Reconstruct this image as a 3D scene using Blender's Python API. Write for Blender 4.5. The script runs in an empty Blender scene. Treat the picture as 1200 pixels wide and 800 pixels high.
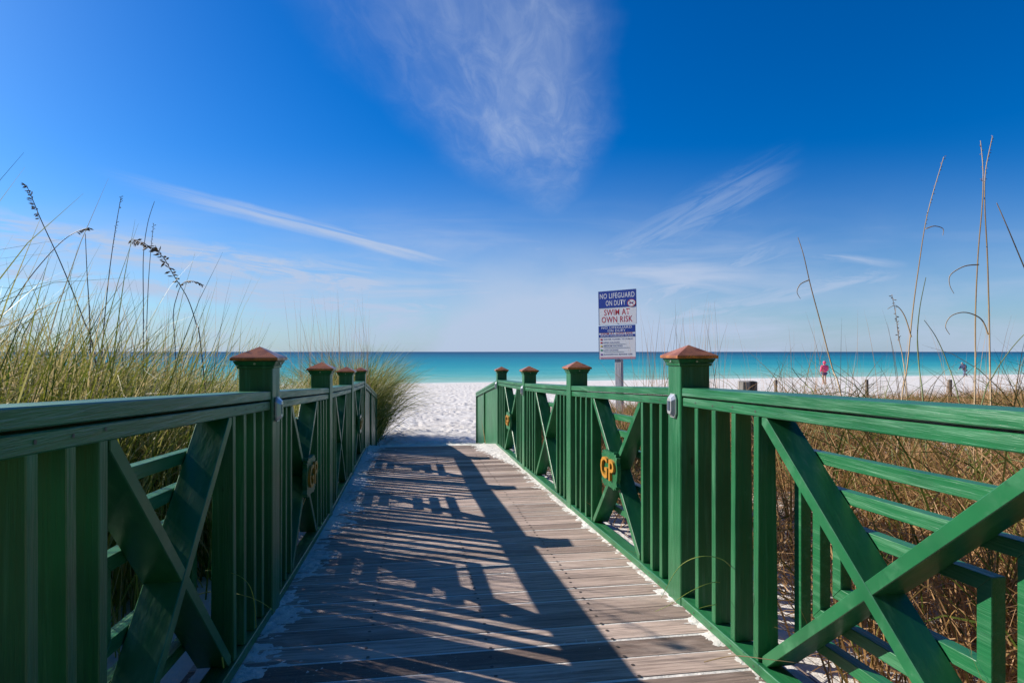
import bpy, bmesh, math, random
import numpy as np
from mathutils import Vector, Matrix
R = math.radians
random.seed(7); rng = np.random.default_rng(11)
S = bpy.context.scene; COL = S.collection
Z0 = 3.05                       # eye height above the sea
TH = R(8.69)                    # the lens looks this far right of the boardwalk's run (+Y)
F = 700.0                       # focal length in pixels of the 1200 px photograph
sn, cs = math.sin(TH), math.cos(TH)
# ---------------------------------------------------------------- camera
cam = bpy.data.cameras.new('camera'); camo = bpy.data.objects.new('camera', cam); COL.objects.link(camo)
cam.sensor_width = 36; cam.lens = 36*F/1200; cam.shift_y = 12/1200
cam.clip_start = .05; cam.clip_end = 60000
camo.location = (0, 0, Z0); camo.rotation_euler = (R(90), 0, -TH)
S.camera = camo
# ---------------------------------------------------------------- light
SUN_EL = R(29.5); SUN_DIR = Vector((-.835*math.cos(SUN_EL), .55*math.cos(SUN_EL), math.sin(SUN_EL))).normalized()
sun = bpy.data.lights.new('sun', 'SUN'); suno = bpy.data.objects.new('sun', sun); COL.objects.link(suno)
sun.energy = 5.0; sun.angle = R(.5); sun.color = (1, .93, .83)
suno.rotation_euler = SUN_DIR.to_track_quat('Z', 'Y').to_euler()
S.view_settings.view_transform = 'Standard'; S.view_settings.look = 'None'
S.view_settings.exposure = 0.58; S.view_settings.gamma = 1; S.view_settings.use_curve_mapping = False
W = bpy.data.worlds.new('World'); S.world = W; W.use_nodes = True
SKY_STRENGTH = .062

class NT:
    """tiny helper to write node maths"""
    def __init__(s, tree): s.t = tree; s.n = tree.nodes; s.l = tree.links
    def new(s, typ, **kw):
        n = s.n.new(typ)
        for k, v in kw.items(): setattr(n, k, v)
        return n
    def put(s, sock, v):
        if hasattr(v, 'links') or isinstance(v, bpy.types.NodeSocket): s.l.new(v, sock)
        else: sock.default_value = v
    def m(s, op, a, b=0.0, c=None, clamp=False):
        n = s.new('ShaderNodeMath', operation=op, use_clamp=clamp)
        s.put(n.inputs[0], a); s.put(n.inputs[1], b)
        if c is not None: s.put(n.inputs[2], c)
        return n.outputs[0]
    def smooth(s, x, a, b, lo=0.0, hi=1.0):
        n = s.new('ShaderNodeMapRange', interpolation_type='SMOOTHSTEP')
        s.put(n.inputs[0], x)
        for i, v in zip((1, 2, 3, 4), (a, b, lo, hi)): s.put(n.inputs[i], v)
        return n.outputs[0]
    def vec(s, x, y, z):
        n = s.new('ShaderNodeCombineXYZ')
        for i, v in enumerate((x, y, z)): s.put(n.inputs[i], v)
        return n.outputs[0]
    def noise(s, v, scale=1, detail=4, rough=.55, dist=0.0, out=0):
        n = s.new('ShaderNodeTexNoise'); s.put(n.inputs['Vector'], v)
        n.inputs['Scale'].default_value = scale; n.inputs['Detail'].default_value = detail
        n.inputs['Roughness'].default_value = rough; n.inputs['Distortion'].default_value = dist
        return n.outputs[out]
    def mix(s, f, a, b, mode='MIX'):
        n = s.new('ShaderNodeMix', data_type='RGBA', blend_type=mode)
        s.put(n.inputs[0], f)
        for i, v in ((6, a), (7, b)):
            if isinstance(v, tuple) and len(v) == 3: v = (*v, 1)
            s.put(n.inputs[i], v)
        return n.outputs[2]
    def scale(s, v, k):
        n = s.new('ShaderNodeVectorMath', operation='MULTIPLY'); s.put(n.inputs[0], v); n.inputs[1].default_value = k
        return n.outputs[0]

def build_world():
    t = W.node_tree; t.nodes.clear(); N = NT(t)
    out = N.new('ShaderNodeOutputWorld'); bg = N.new('ShaderNodeBackground')
    t.links.new(bg.outputs[0], out.inputs[0]); bg.inputs[1].default_value = SKY_STRENGTH
    sky = N.new('ShaderNodeTexSky', sky_type='NISHITA')
    sky.sun_disc = False; sky.sun_elevation = SUN_EL; sky.sun_rotation = math.atan2(SUN_DIR.x, SUN_DIR.y)
    sky.altitude = 0; sky.air_density = 1.0; sky.dust_density = .5; sky.ozone_density = 3.5
    tc = N.new('ShaderNodeTexCoord'); sep = N.new('ShaderNodeSeparateXYZ'); t.links.new(tc.outputs['Generated'], sep.inputs[0])
    dx, dy, dz = sep.outputs
    fx = N.m('SUBTRACT', N.m('MULTIPLY', dx, cs), N.m('MULTIPLY', dy, sn))
    fy = N.m('ADD', N.m('MULTIPLY', dx, sn), N.m('MULTIPLY', dy, cs))
    fya = N.m('MAXIMUM', N.m('ABSOLUTE', fy), .05)
    u = N.m('DIVIDE', fx, fya); v = N.m('DIVIDE', dz, fya)
    zz = N.m('MAXIMUM', N.m('ADD', dz, .03), .03)
    # coordinates on a flat cloud deck: streaks run along one wind direction
    a = N.m('DIVIDE', N.m('SUBTRACT', fx, N.m('MULTIPLY', fy, .06)), zz); q = N.m('DIVIDE', fy, zz)
    st = N.noise(N.vec(N.m('MULTIPLY', a, 2.2), N.m('MULTIPLY', q, .8), 0.0), 1.0, 8, .62, .5)
    st2 = N.noise(N.vec(N.m('MULTIPLY', a, 9), N.m('MULTIPLY', q, 3.0), 3.0), 1.0, 7, .66, 1.0)
    soft = N.noise(N.vec(u, N.m('MULTIPLY', v, 1.6), 1.0), 3.0, 5, .55, .3)
    band = N.noise(N.vec(N.m('MULTIPLY', u, 1.2), N.m('MULTIPLY', v, 9), 5.0), 1.6, 6, .58, .6)
    # wobble of the outlines
    wob = N.m('SUBTRACT', soft, .5)
    # 1 the big fan overhead
    w = N.m('DIVIDE', N.m('SUBTRACT', v, .22), .38)
    wc = N.m('MAXIMUM', w, 0.0)
    cen = N.m('SUBTRACT', .062, N.m('MULTIPLY', N.m('POWER', wc, 1.15), .19))
    hw = N.m('MAXIMUM', N.m('ADD', .03, N.m('SUBTRACT', N.m('MULTIPLY', wc, .40), N.m('MULTIPLY', N.m('MULTIPLY', wc, wc), .16))), .03)
    du = N.m('ADD', N.m('SUBTRACT', u, cen), N.m('MULTIPLY', wob, .16))
    rel = N.m('DIVIDE', du, hw)
    fan = N.m('MULTIPLY', N.smooth(rel, -1.2, .1), N.smooth(rel, 1.15, .45))
    fan = N.m('MULTIPLY', fan, N.smooth(w, -.10, .42))
    fan = N.m('MULTIPLY', fan, N.smooth(w, 2.2, .25, .3, 1.0))
    fan = N.m('MULTIPLY', fan, N.m('ADD', .17, N.m('ADD', N.smooth(st, .34, .72, 0, .28), N.smooth(st2, .38, .74, 0, .20))))
    # 2 long streak on the left
    l2 = N.m('SUBTRACT', .262, N.m('MULTIPLY', N.m('ADD', u, .53), .262))
    d2 = N.m('ADD', N.m('SUBTRACT', v, l2), N.m('MULTIPLY', wob, .03))
    s2 = N.m('MULTIPLY', N.smooth(d2, -.03, -.002), N.smooth(d2, .014, .0))
    s2 = N.m('MULTIPLY', N.m('MULTIPLY', s2, N.smooth(u, -.72, -.4)), N.smooth(u, -.02, -.2))
    fib = N.noise(N.vec(N.m('MULTIPLY', N.m('ADD', u, N.m('MULTIPLY', v, 1.4)), 4), N.m('MULTIPLY', N.m('ADD', v, N.m('MULTIPLY', u, .25)), 60), 9.0), 1.0, 6, .65, .9)
    s2 = N.m('MULTIPLY', s2, N.smooth(fib, .3, .66, .16, .72))
    # 3 low layers, thicker on the left
    low = N.m('MULTIPLY', N.smooth(v, .27, .10), N.smooth(v, -.01, .05, .6, 1.0))
    low = N.m('MULTIPLY', low, N.smooth(u, .75, .05, .35, 1.0))
    low = N.m('MULTIPLY', low, N.m('MULTIPLY', N.smooth(band, .36, .70, 0.12, .85), N.smooth(soft, .28, .6, .45, 1.0)))
    # 4 streaks rising to the right
    def streak(u0, v0, u1, v1, half, amp):
        sl = (v1-v0)/(u1-u0)
        l = N.m('ADD', v0, N.m('MULTIPLY', N.m('SUBTRACT', u, u0), sl))
        d = N.m('ABSOLUTE', N.m('ADD', N.m('SUBTRACT', v, l), N.m('MULTIPLY', wob, .035)))
        m_ = N.smooth(d, half, 0)
        m_ = N.m('MULTIPLY', m_, N.m('MULTIPLY', N.smooth(u, u0-.03, u0+.09), N.smooth(u, u1+.04, u1-.09)))
        fb = N.noise(N.vec(N.m('MULTIPLY', u, 7), N.m('MULTIPLY', N.m('SUBTRACT', v, N.m('MULTIPLY', u, sl)), 42), u0*20), 1.0, 7, .68, 1.1)
        return N.m('MULTIPLY', m_, N.smooth(fb, .34, .66, amp*.08, amp))
    s4 = streak(.06, .03, .47, .175, .045, .6)
    s5 = streak(.16, .04, .66, .13, .035, .5)
    s6 = streak(.10, .166, .22, .166, .014, .7)
    s7 = streak(.49, .158, .66, .142, .012, .5)
    s8 = streak(.05, .10, .46, .30, .06, .30)
    s9 = streak(-.02, .17, .10, .172, .012, .35)
    tot = fan
    s10 = streak(-1.02, .225, -.18, .105, .05, .95); s12 = streak(-1.02, .145, -.08, .06, .035, .85)
    s10 = N.m('MAXIMUM', s10, streak(-1.02, .19, -.40, .125, .022, .85))
    rr = N.m('SQRT', N.m('ADD', N.m('POWER', N.m('MULTIPLY', N.m('SUBTRACT', u, .06), .55), 2.0), N.m('POWER', N.m('SUBTRACT', v, .03), 2.0)))
    s13 = N.m('MULTIPLY', N.smooth(rr, .21, .02), N.smooth(soft, .25, .65, .4, .75)); s11 = streak(-.30, .02, .10, .16, .05, .4)
    for s_ in (s2, low, s4, s5, s6, s7, s8, s9, s10, s11, s12, s13): tot = N.m('MAXIMUM', tot, s_)
    veil = N.m('ADD', N.smooth(v, .36, .0, 0.0, .46), N.smooth(v, .10, .0, 0, .30))
    tot = N.m('MINIMUM', N.m('ADD', tot, N.m('MULTIPLY', veil, N.smooth(soft, .2, .8, .6, 1.0))), .92)
    hs = N.new('ShaderNodeHueSaturation'); hs.inputs['Saturation'].default_value = 1.5
    t.links.new(sky.outputs[0], hs.inputs['Color'])
    g = N.new('ShaderNodeGamma'); g.inputs[1].default_value = 1.0; t.links.new(hs.outputs[0], g.inputs[0])
    tint = N.mix(1.0, g.outputs[0], (.60, 1.0, 1.36), 'MULTIPLY')
    tint = N.mix(1.0, tint, (1, 1, 1), 'MULTIPLY')
    col = N.mix(tot, tint, (5.2, 6.3, 8.4))
    t.links.new(col, bg.inputs[0])
build_world()

# ---------------------------------------------------------------- object helpers
ORG = {}
def tag(o, label=None, cat=None, group=None, kind=None):
    if label: o['label'] = label
    if cat: o['category'] = cat
    if group: o['group'] = group
    if kind: o['kind'] = kind
    return o
def thing(name, loc, label, cat, group=None):
    o = bpy.data.objects.new(name, None); COL.objects.link(o); o.location = loc; o.empty_display_size = .2
    ORG[o.name] = Vector(loc); return tag(o, label, cat, group)
def link(name, me, mat, parent=None, org=None, smooth=False):
    """me has world coordinates; the object is put at its parent's origin"""
    o = bpy.data.objects.new(name, me); COL.objects.link(o)
    L = Vector((0, 0, 0))
    if parent is not None: L = ORG[parent.name]; o.parent = parent
    elif org is not None: L = Vector(org); o.location = L
    me.transform(Matrix.Translation(-L)); ORG[o.name] = L
    for m in (mat if isinstance(mat, (list, tuple)) else [mat]): me.materials.append(m)
    if smooth: me.polygons.foreach_set('use_smooth', [True]*len(me.polygons))
    return o
class MB:
    def __init__(s): s.b = bmesh.new()
    def hexa(s, p, mi=0):
        """eight corners: four of one end (ring), four of the other"""
        vs = [s.b.verts.new(q) for q in p]
        for f in ((0, 1, 2, 3), (7, 6, 5, 4), (0, 4, 5, 1), (1, 5, 6, 2), (2, 6, 7, 3), (3, 7, 4, 0)):
            s.b.faces.new([vs[i] for i in f]).material_index = mi
    def box(s, a, b, mi=0):
        (x0, y0, z0), (x1, y1, z1) = a, b
        s.hexa([(x0, y0, z0), (x1, y0, z0), (x1, y1, z0), (x0, y1, z0), (x0, y0, z1), (x1, y0, z1), (x1, y1, z1), (x0, y1, z1)], mi)
    def prism(s, bot, top, mi=0):
        n = len(bot); A = [s.b.verts.new(p) for p in bot]; B = [s.b.verts.new(p) for p in top]
        s.b.faces.new(A[::-1]).material_index = mi; s.b.faces.new(B).material_index = mi
        for i in range(n): s.b.faces.new([A[i], A[(i+1) % n], B[(i+1) % n], B[i]]).material_index = mi
    def tube(s, pts, r0, r1=None, n=6):
        r1 = r0 if r1 is None else r1; rings = []
        pts = [Vector(p) for p in pts]
        for i, p in enumerate(pts):
            d = (pts[min(i+1, len(pts)-1)]-pts[max(i-1, 0)]).normalized()
            a = d.cross(Vector((.31, .9, .2))).normalized(); b = d.cross(a)
            r = r0+(r1-r0)*i/(len(pts)-1)
            rings.append([s.b.verts.new(p+(a*math.cos(2*math.pi*k/n)+b*math.sin(2*math.pi*k/n))*r) for k in range(n)])
        for A, B in zip(rings, rings[1:]):
            for k in range(n): s.b.faces.new([A[k], A[(k+1) % n], B[(k+1) % n], B[k]])
        s.b.faces.new(rings[0][::-1]); s.b.faces.new(rings[-1])
    def build(s, name, mat, parent=None, bevel=0, org=None, smooth=False):
        bmesh.ops.recalc_face_normals(s.b, faces=s.b.faces)
        if bevel: bmesh.ops.bevel(s.b, geom=list(s.b.edges), offset=bevel, segments=1, affect='EDGES', profile=.5)
        me = bpy.data.meshes.new(name); s.b.to_mesh(me); s.b.free()
        return link(name, me, mat, parent, org, smooth)
def unproj(px, py, z):
    xc = (px-600)/F*z; h = -(py-412)/F*z
    return Vector((xc*cs+z*sn, -xc*sn+z*cs, Z0+h))

# ---------------------------------------------------------------- terrain shape
DK = [(-6, -.93), (1.0, -1.10), (2.62, -1.151), (4.69, -1.260), (6.75, -1.347), (9.0, -1.408), (12, -1.86), (15, -1.98)]
def deck_z(y): return Z0+float(np.interp(y, [a for a, b in DK], [b for a, b in DK]))
def shore_y(x): return 58.2+.129*x
def ground_np(x, y):
    base = np.interp(y, [a for a, b in DK], [b for a, b in DK])-.075
    base = np.where(y > 9.0, base+.075*np.clip((y-9)/.5, 0, 1), base)
    sy = 58.2+.129*x
    t = np.clip((y-15)/(sy-15), 0, 3)
    far = -1.98-1.07*t**1.35
    h = np.where(y > 15, far, base)
    h = np.where(t >= 1, np.maximum(-3.05-(y-sy)*.03, -6), h)
    # a low dune left of the walk, hummocks on both sides
    left = np.clip((-1.3-x)/2.5, 0, 1)*np.clip((15-y)/6, 0, 1)
    h = h+.33*left
    right = np.clip((x-2.0)/2.5, 0, 1)*np.clip((24-y)/9, 0, 1)
    h = h+.20*right
    off = np.clip(np.maximum(-1.1-x, x-1.5)/1.5, 0, 1)
    h = h+off*np.clip((30-y)/20, 0, 1)*(.10*np.sin(x*1.3+.6*y)*np.cos(.9*y-x*.4)+.05*np.sin(3.1*x+1)*np.sin(2.3*y))
    return Z0+h
def gz(x, y): return float(ground_np(np.array([x]), np.array([y]))[0])

# ---------------------------------------------------------------- materials
def mat(name):
    m = bpy.data.materials.new(name); m.use_nodes = True; m.node_tree.nodes.clear(); N = NT(m.node_tree)
    o = N.new('ShaderNodeOutputMaterial'); p = N.new('ShaderNodeBsdfPrincipled')
    m.node_tree.links.new(p.outputs[0], o.inputs[0]); N.out = o
    return m, N, p
def bump(N, p, h, strength, dist):
    b = N.new('ShaderNodeBump'); b.inputs['Strength'].default_value = strength; b.inputs['Distance'].default_value = dist
    N.put(b.inputs['Height'], h); N.l.new(b.outputs[0], p.inputs['Normal']); return b
def plain(name, col, rough=.5, metal=0, nz=.12, sc=30, bmp=0):
    m, N, p = mat(name); tc = N.new('ShaderNodeTexCoord').outputs['Object']
    n = N.noise(tc, sc, 4)
    c = N.mix(n, tuple(c*(1-nz) for c in col), tuple(min(1, c*(1+nz)) for c in col))
    N.l.new(c, p.inputs['Base Color']); p.inputs['Roughness'].default_value = rough; p.inputs['Metallic'].default_value = metal
    if bmp: bump(N, p, n, .6, bmp)
    return m
def paint(name, stretch):
    m, N, p = mat(name); tc = N.new('ShaderNodeTexCoord').outputs['Object']
    g = N.noise(N.scale(tc, stretch), 1, 5, .6, .3)
    g2 = N.noise(N.scale(tc, tuple(3*s for s in stretch)), 1, 3, .6)
    big = N.noise(tc, 2.3, 4, .6)
    c = N.mix(N.smooth(big, .3, .7), (.009, .105, .036), (.020, .158, .057))
    c = N.mix(N.smooth(g, .50, .75, 0, .55), c, (.085, .26, .13))
    c = N.mix(N.smooth(g2, .6, .75, 0, .5), c, (.006, .075, .03))
    vo = N.new('ShaderNodeTexVoronoi'); N.l.new(N.scale(tc, tuple(min(9.0, max(3.5, k_*.2)) for k_ in stretch)), vo.inputs['Vector']); vo.inputs['Scale'].default_value = 1
    c = N.mix(N.smooth(vo.outputs['Distance'], .075, .04, 0, .85), c, (.004, .03, .015))     # knots showing through
    salt = N.m('MULTIPLY', N.smooth(N.noise(N.scale(tc, tuple(k_*.45 for k_ in stretch)), 1, 5, .7), .58, .76, 0, .5), N.smooth(big, .35, .6))
    c = N.mix(salt, c, (.16, .27, .20))
    worn = N.m('MULTIPLY', N.smooth(N.noise(tc, 37, 3, .7), .66, .76), N.smooth(big, .5, .7, 0, .5))
    c = N.mix(worn, c, (.20, .28, .22))
    N.l.new(c, p.inputs['Base Color']); N.put(p.inputs['Roughness'], N.smooth(g, .3, .7, .28, .46))
    p.inputs['Specular IOR Level'].default_value = .6
    bump(N, p, N.m('ADD', g, N.m('MULTIPLY', g2, .6)), .2 if name == 'green_paint_brace' else .75, .0025 if name == 'green_paint_brace' else .004)
    return m
M_V = paint('green_paint_upright', (42, 42, 2.2))
M_H = paint('green_paint_level', (42, 2.2, 42))
M_D = paint('green_paint_brace', (30, 8, 8))
def copper_mat():
    m, N, p = mat('copper'); tc = N.new('ShaderNodeTexCoord').outputs['Object']
    n = N.noise(tc, 14, 5, .65)
    c = N.mix(N.smooth(n, .35, .7), (.85, .30, .09), (.32, .11, .05))
    N.l.new(c, p.inputs['Base Color']); p.inputs['Metallic'].default_value = .5
    N.put(p.inputs['Roughness'], N.smooth(n, .3, .7, .2, .42)); return m
M_COP = copper_mat()
M_SILV = plain('silver_plastic', (.62, .63, .64), .3, .5)
M_PANEL = plain('solar_cell', (.08, .10, .14), .15)
M_YEL = plain('yellow_paint', (.46, .21, .02), .45, bmp=.001)
M_SCREW = plain('screw_steel', (.55, .55, .5), .4, .7)

def sand_mat(name, damp=False):
    m, N, p = mat(name); g = N.new('ShaderNodeNewGeometry').outputs['Position']
    n1 = N.noise(g, 1.1, 6, .6); n2 = N.noise(g, 160, 3, .7); n3 = N.noise(g, 7, 5, .6)
    c = N.mix(N.smooth(n1, .3, .7), (.61, .57, .52), (.71, .68, .635))
    c = N.mix(N.smooth(n2, .62, .8, 0, .35), c, (.42, .37, .31))
    lit = N.m('MULTIPLY', N.smooth(N.noise(g, 23, 4, .75), .66, .74), .6)      # scraps of dry litter
    c = N.mix(lit, c, (.20, .14, .09))
    N.l.new(c, p.inputs['Base Color']); p.inputs['Roughness'].default_value = .95
    p.inputs['Specular IOR Level'].default_value = .1
    bump(N, p, N.m('ADD', N.m('MULTIPLY', n3, .6), N.m('MULTIPLY', n2, .05)), .9, .05)
    at = N.new('ShaderNodeAttribute', attribute_name='litter')
    lm = N.m('MULTIPLY', at.outputs['Fac'], N.smooth(N.noise(g, 9, 5, .7), .36, .56, .35, 1.0))
    c2 = N.mix(N.smooth(N.noise(g, 60, 4, .7), .4, .6), (.10, .065, .04), (.30, .20, .12))
    N.l.new(N.mix(lm, c, c2), p.inputs['Base Color'])
    return m
M_SAND = sand_mat('white_sand')

def wood_deck_mat():
    m, N, p = mat('weathered_deck_wood'); tc = N.new('ShaderNodeTexCoord').outputs['Object']
    at = N.new('ShaderNodeAttribute', attribute_name='plank'); r = at.outputs['Fac']
    off = N.new('ShaderNodeVectorMath', operation='ADD'); N.l.new(tc, off.inputs[0]); N.l.new(N.vec(N.m('MULTIPLY', r, 37), 0.0, N.m('MULTIPLY', r, 11)), off.inputs[1])
    pos = off.outputs[0]
    grain = N.noise(N.scale(pos, (3.2, 75, 20)), 1, 6, .65, .4)
    fine = N.noise(N.scale(pos, (14, 260, 60)), 1, 3, .6)
    big = N.noise(N.scale(pos, (1.6, 5, 1)), 1, 5, .6, .5)
    c = N.mix(r, (.18, .124, .098), (.60, .455, .375))
    c = N.mix(N.smooth(grain, .38, .68, 0, .75), c, (.11, .080, .068))
    c = N.mix(N.smooth(fine, .55, .8, 0, .35), c, (.60, .50, .42))
    c = N.mix(N.smooth(big, .50, .74, 0, .65), c, (.62, .50, .42))       # sun bleached and sand-dusted patches
    c = N.mix(N.smooth(N.noise(N.scale(tc, (1.2, 1.6, 1)), 1, 3, .6), .66, .75, 0, .35), c, (.36, .19, .10))
    dust = N.m('MULTIPLY', N.smooth(N.noise(tc, 90, 3, .7), .60, .72), N.smooth(N.noise(tc, 2.1, 4, .6), .42, .66, .08, .75))
    c = N.mix(dust, c, (.60, .56, .51))
    N.l.new(c, p.inputs['Base Color']); p.inputs['Roughness'].default_value = .75; p.inputs['Specular IOR Level'].default_value = .3
    bump(N, p, N.m('ADD', N.m('MULTIPLY', grain, -.7), fine), .7, .004)
    return m
M_DECK = wood_deck_mat()
def weathered(name, a, b):
    m, N, p = mat(name); tc = N.new('ShaderNodeTexCoord').outputs['Object']
    g = N.noise(N.scale(tc, (45, 45, 2.5)), 1, 5, .65, .2)
    c = N.mix(N.smooth(g, .35, .65), a, b); N.l.new(c, p.inputs['Base Color'])
    p.inputs['Roughness'].default_value = .8; bump(N, p, g, .9, .008); return m
M_PILE = weathered('grey_weathered_wood', (.09, .08, .07), (.36, .33, .30))
M_STAKE = weathered('brown_weathered_wood', (.12, .09, .07), (.34, .28, .22))
M_SIGNPOST = weathered('pale_sign_post', (.42, .42, .44), (.62, .62, .64))

def water_mat():
    m, N, p = mat('sea_water'); g = N.new('ShaderNodeNewGeometry').outputs['Position']
    sp = N.new('ShaderNodeSeparateXYZ'); N.l.new(g, sp.inputs[0]); x, y, z = sp.outputs
    d = N.m('SUBTRACT', y, N.m('ADD', 58.2, N.m('MULTIPLY', x, .129)))         # metres out from the shore = depth of the bed
    wob = N.m('ADD', N.m('MULTIPLY', N.noise(N.scale(g, (.006, .02, 0)), 1, 5, .6), .6), N.m('MULTIPLY', N.noise(N.scale(g, (.02, .16, 0)), 1, 6, .7), .4))
    dl = N.m('LOGARITHM', N.m('MAXIMUM', N.m('ADD', d, 2.0), 1.0), 10.0)
    dl = N.m('ADD', dl, N.m('MULTIPLY', N.m('SUBTRACT', wob, .5), 1.5))
    cr = N.new('ShaderNodeValToRGB'); N.l.new(N.m('DIVIDE', dl, 4.0), cr.inputs[0]); e = cr.color_ramp.elements
    stops = [(.08, (.42, .52, .46)), (.24, (.20, .46, .40)), (.33, (.10, .40, .38)), (.43, (.022, .29, .33)), (.54, (.003, .20, .28)), (.66, (.001, .115, .20)), (.80, (.003, .05, .12))]
    e[0].position, e[0].color = stops[0][0], (*stops[0][1], 1); e[1].position, e[1].color = stops[-1][0], (*stops[-1][1], 1)
    for a, b in stops[1:-1]: k = e.new(a); k.color = (*b, 1)
    # breaking foam streaks close in
    fo = N.noise(N.vec(N.m('MULTIPLY', x, .09), N.m('MULTIPLY', d, .8), 0.0), 1, 6, .6, .6)
    foam = N.m('MULTIPLY', N.smooth(fo, .57, .64), N.m('MULTIPLY', N.smooth(d, 0, 2), N.smooth(d, 26, 8)))
    edge = N.smooth(N.m('ABSOLUTE', N.m('ADD', N.m('SUBTRACT', d, .7), N.m('MULTIPLY', N.noise(N.scale(g, (.5, .5, 0)), 1, 3), 1.4))), .75, .3)
    f = N.m('MAXIMUM', N.m('MULTIPLY', foam, .55), N.m('MULTIPLY', edge, .8))
    c = N.mix(f, cr.outputs[0], (.75, .78, .76))
    N.l.new(c, p.inputs['Base Color']); p.inputs['Roughness'].default_value = .35
    p.inputs['IOR'].default_value = 1.08; p.inputs['Specular IOR Level'].default_value = .25
    rip = N.noise(N.scale(g, (.5, 1.6, 0)), 1, 6, .65); sw = N.noise(N.scale(g, (.04, .22, 0)), 1, 3, .5)
    bump(N, p, N.m('ADD', rip, N.m('MULTIPLY', sw, 2.5)), .9, .12)
    return m
M_SEA = water_mat()

# ---------------------------------------------------------------- the setting: sand, sea
def grid_mesh(name, xs, ys, zf):
    X, Y = np.meshgrid(xs, ys); Zv = zf(X, Y)
    v = np.stack([X, Y, Zv], -1).reshape(-1, 3).astype(np.float32); nx, ny = len(xs), len(ys)
    i = np.arange((ny-1)*(nx-1)); r, c = i//(nx-1), i % (nx-1); k = r*nx+c
    f = np.stack([k, k+1, k+nx+1, k+nx], -1).astype(np.int32)
    me = bpy.data.meshes.new(name); me.vertices.add(len(v)); me.vertices.foreach_set('co', v.ravel())
    me.loops.add(f.size); me.loops.foreach_set('vertex_index', f.ravel())
    me.polygons.add(len(f)); me.polygons.foreach_set('loop_start', np.arange(len(f), dtype=np.int32)*4)
    me.update(calc_edges=True); me.validate(); return me
def footprints(X, Y, n, box, seed, r=(.10, .2), depth=.07):
    g = np.random.default_rng(seed); H = np.zeros_like(X); x0, x1, y0, y1 = box
    xs, ys = X[0], Y[:, 0]
    for _ in range(n):
        cx, cy = g.uniform(x0, x1), g.uniform(y0, y1); a = g.uniform(0, math.pi); rr = g.uniform(*r)
        i0, i1 = np.searchsorted(xs, [cx-3*rr, cx+3*rr]); j0, j1 = np.searchsorted(ys, [cy-3*rr, cy+3*rr])
        if i1 <= i0 or j1 <= j0: continue
        dx = X[j0:j1, i0:i1]-cx; dy = Y[j0:j1, i0:i1]-cy
        p = dx*math.cos(a)+dy*math.sin(a); q = -dx*math.sin(a)+dy*math.cos(a)
        d2 = (p/rr)**2+(q/(rr*.5))**2
        H[j0:j1, i0:i1] += depth*g.uniform(.5, 1.1)*(-np.exp(-d2*1.2)+.45*np.exp(-(np.sqrt(d2)-1.5)**2*3))
    return H
xs = np.concatenate([-np.geomspace(4000, 12, 34), np.arange(-11.7, -3, .16), np.arange(-3, 6, .055), np.arange(6, 16, .16), np.geomspace(16.2, 4000, 40)])
ys = np.concatenate([-np.geomspace(400, 6.5, 10), np.arange(-6, 8.5, .10), np.arange(8.5, 24, .065), np.arange(24, 62, .13), np.geomspace(62.5, 400, 16)])
def beach(X, Y):
    h = ground_np(X, Y)
    h = h+footprints(X, Y, 9500, (-9, 14, 10.5, 56), 3, (.07, .15), .05)+footprints(X, Y, 700, (-1, 4, 9.3, 24), 5, (.06, .12), .045)
    under = (X > -1.0) & (X < 1.45) & (Y < 9.0)
    h = np.where(under, np.minimum(h, ground_np(X, Y)), h)
    t = (Y-(58.2+.129*X)); h = np.where((t > 0) & (t < 3), np.minimum(h, Z0-3.05-t*.03), h)
    return h
sand = link('beach_sand', grid_mesh('beach_sand', xs, ys, beach), M_SAND, smooth=True); tag(sand, kind='structure')
def add_litter():
    me = sand.data; n = len(me.vertices); v = np.empty(n*3, np.float32); me.vertices.foreach_get('co', v); v = v.reshape(-1, 3); x, y = v[:, 0], v[:, 1]
    r_ = np.clip((x-1.9)/.9, 0, 1)*np.clip((19+.25*x-y)/5, 0, 1)
    r_ *= np.where(y > 12, np.clip((x-2.6-.25*(y-12))/1.5, 0, 1), 1)
    l_ = np.clip((-1.25-x)/.8, 0, 1)*np.clip((13.5-y)/3, 0, 1)
    a = me.attributes.new('litter', 'FLOAT', 'POINT'); a.data.foreach_set('value', (np.maximum(r_, l_)*.95).astype(np.float32))
add_litter()
sx = np.concatenate([-np.geomspace(30000, 200, 10), np.linspace(-180, 180, 30), np.geomspace(200, 30000, 10)])
def sea_build():
    ds = np.concatenate([np.linspace(-1.2, 60, 200), np.geomspace(62, 30000, 60)])
    D, X = np.meshgrid(ds, sx, indexing='ij')
    me = grid_mesh('sea_water', sx, ds, lambda X, D: np.zeros_like(X))
    v = np.empty(len(me.vertices)*3, np.float32); me.vertices.foreach_get('co', v); v = v.reshape(-1, 3)
    d = v[:, 1].copy(); v[:, 1] = d+58.2+.129*v[:, 0]
    w = np.exp(-((d-7-.012*v[:, 0])/1.1)**2)*.22+np.exp(-((d-13)/1.6)**2)*.16+np.exp(-((d-22)/2.2)**2)*.14
    v[:, 2] = w*(.75+.25*np.sin(v[:, 0]*.05))
    me.vertices.foreach_set('co', v.ravel()); me.update(); return me
sea = link('sea_water', sea_build(), M_SEA, smooth=True); tag(sea, kind='structure')

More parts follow.
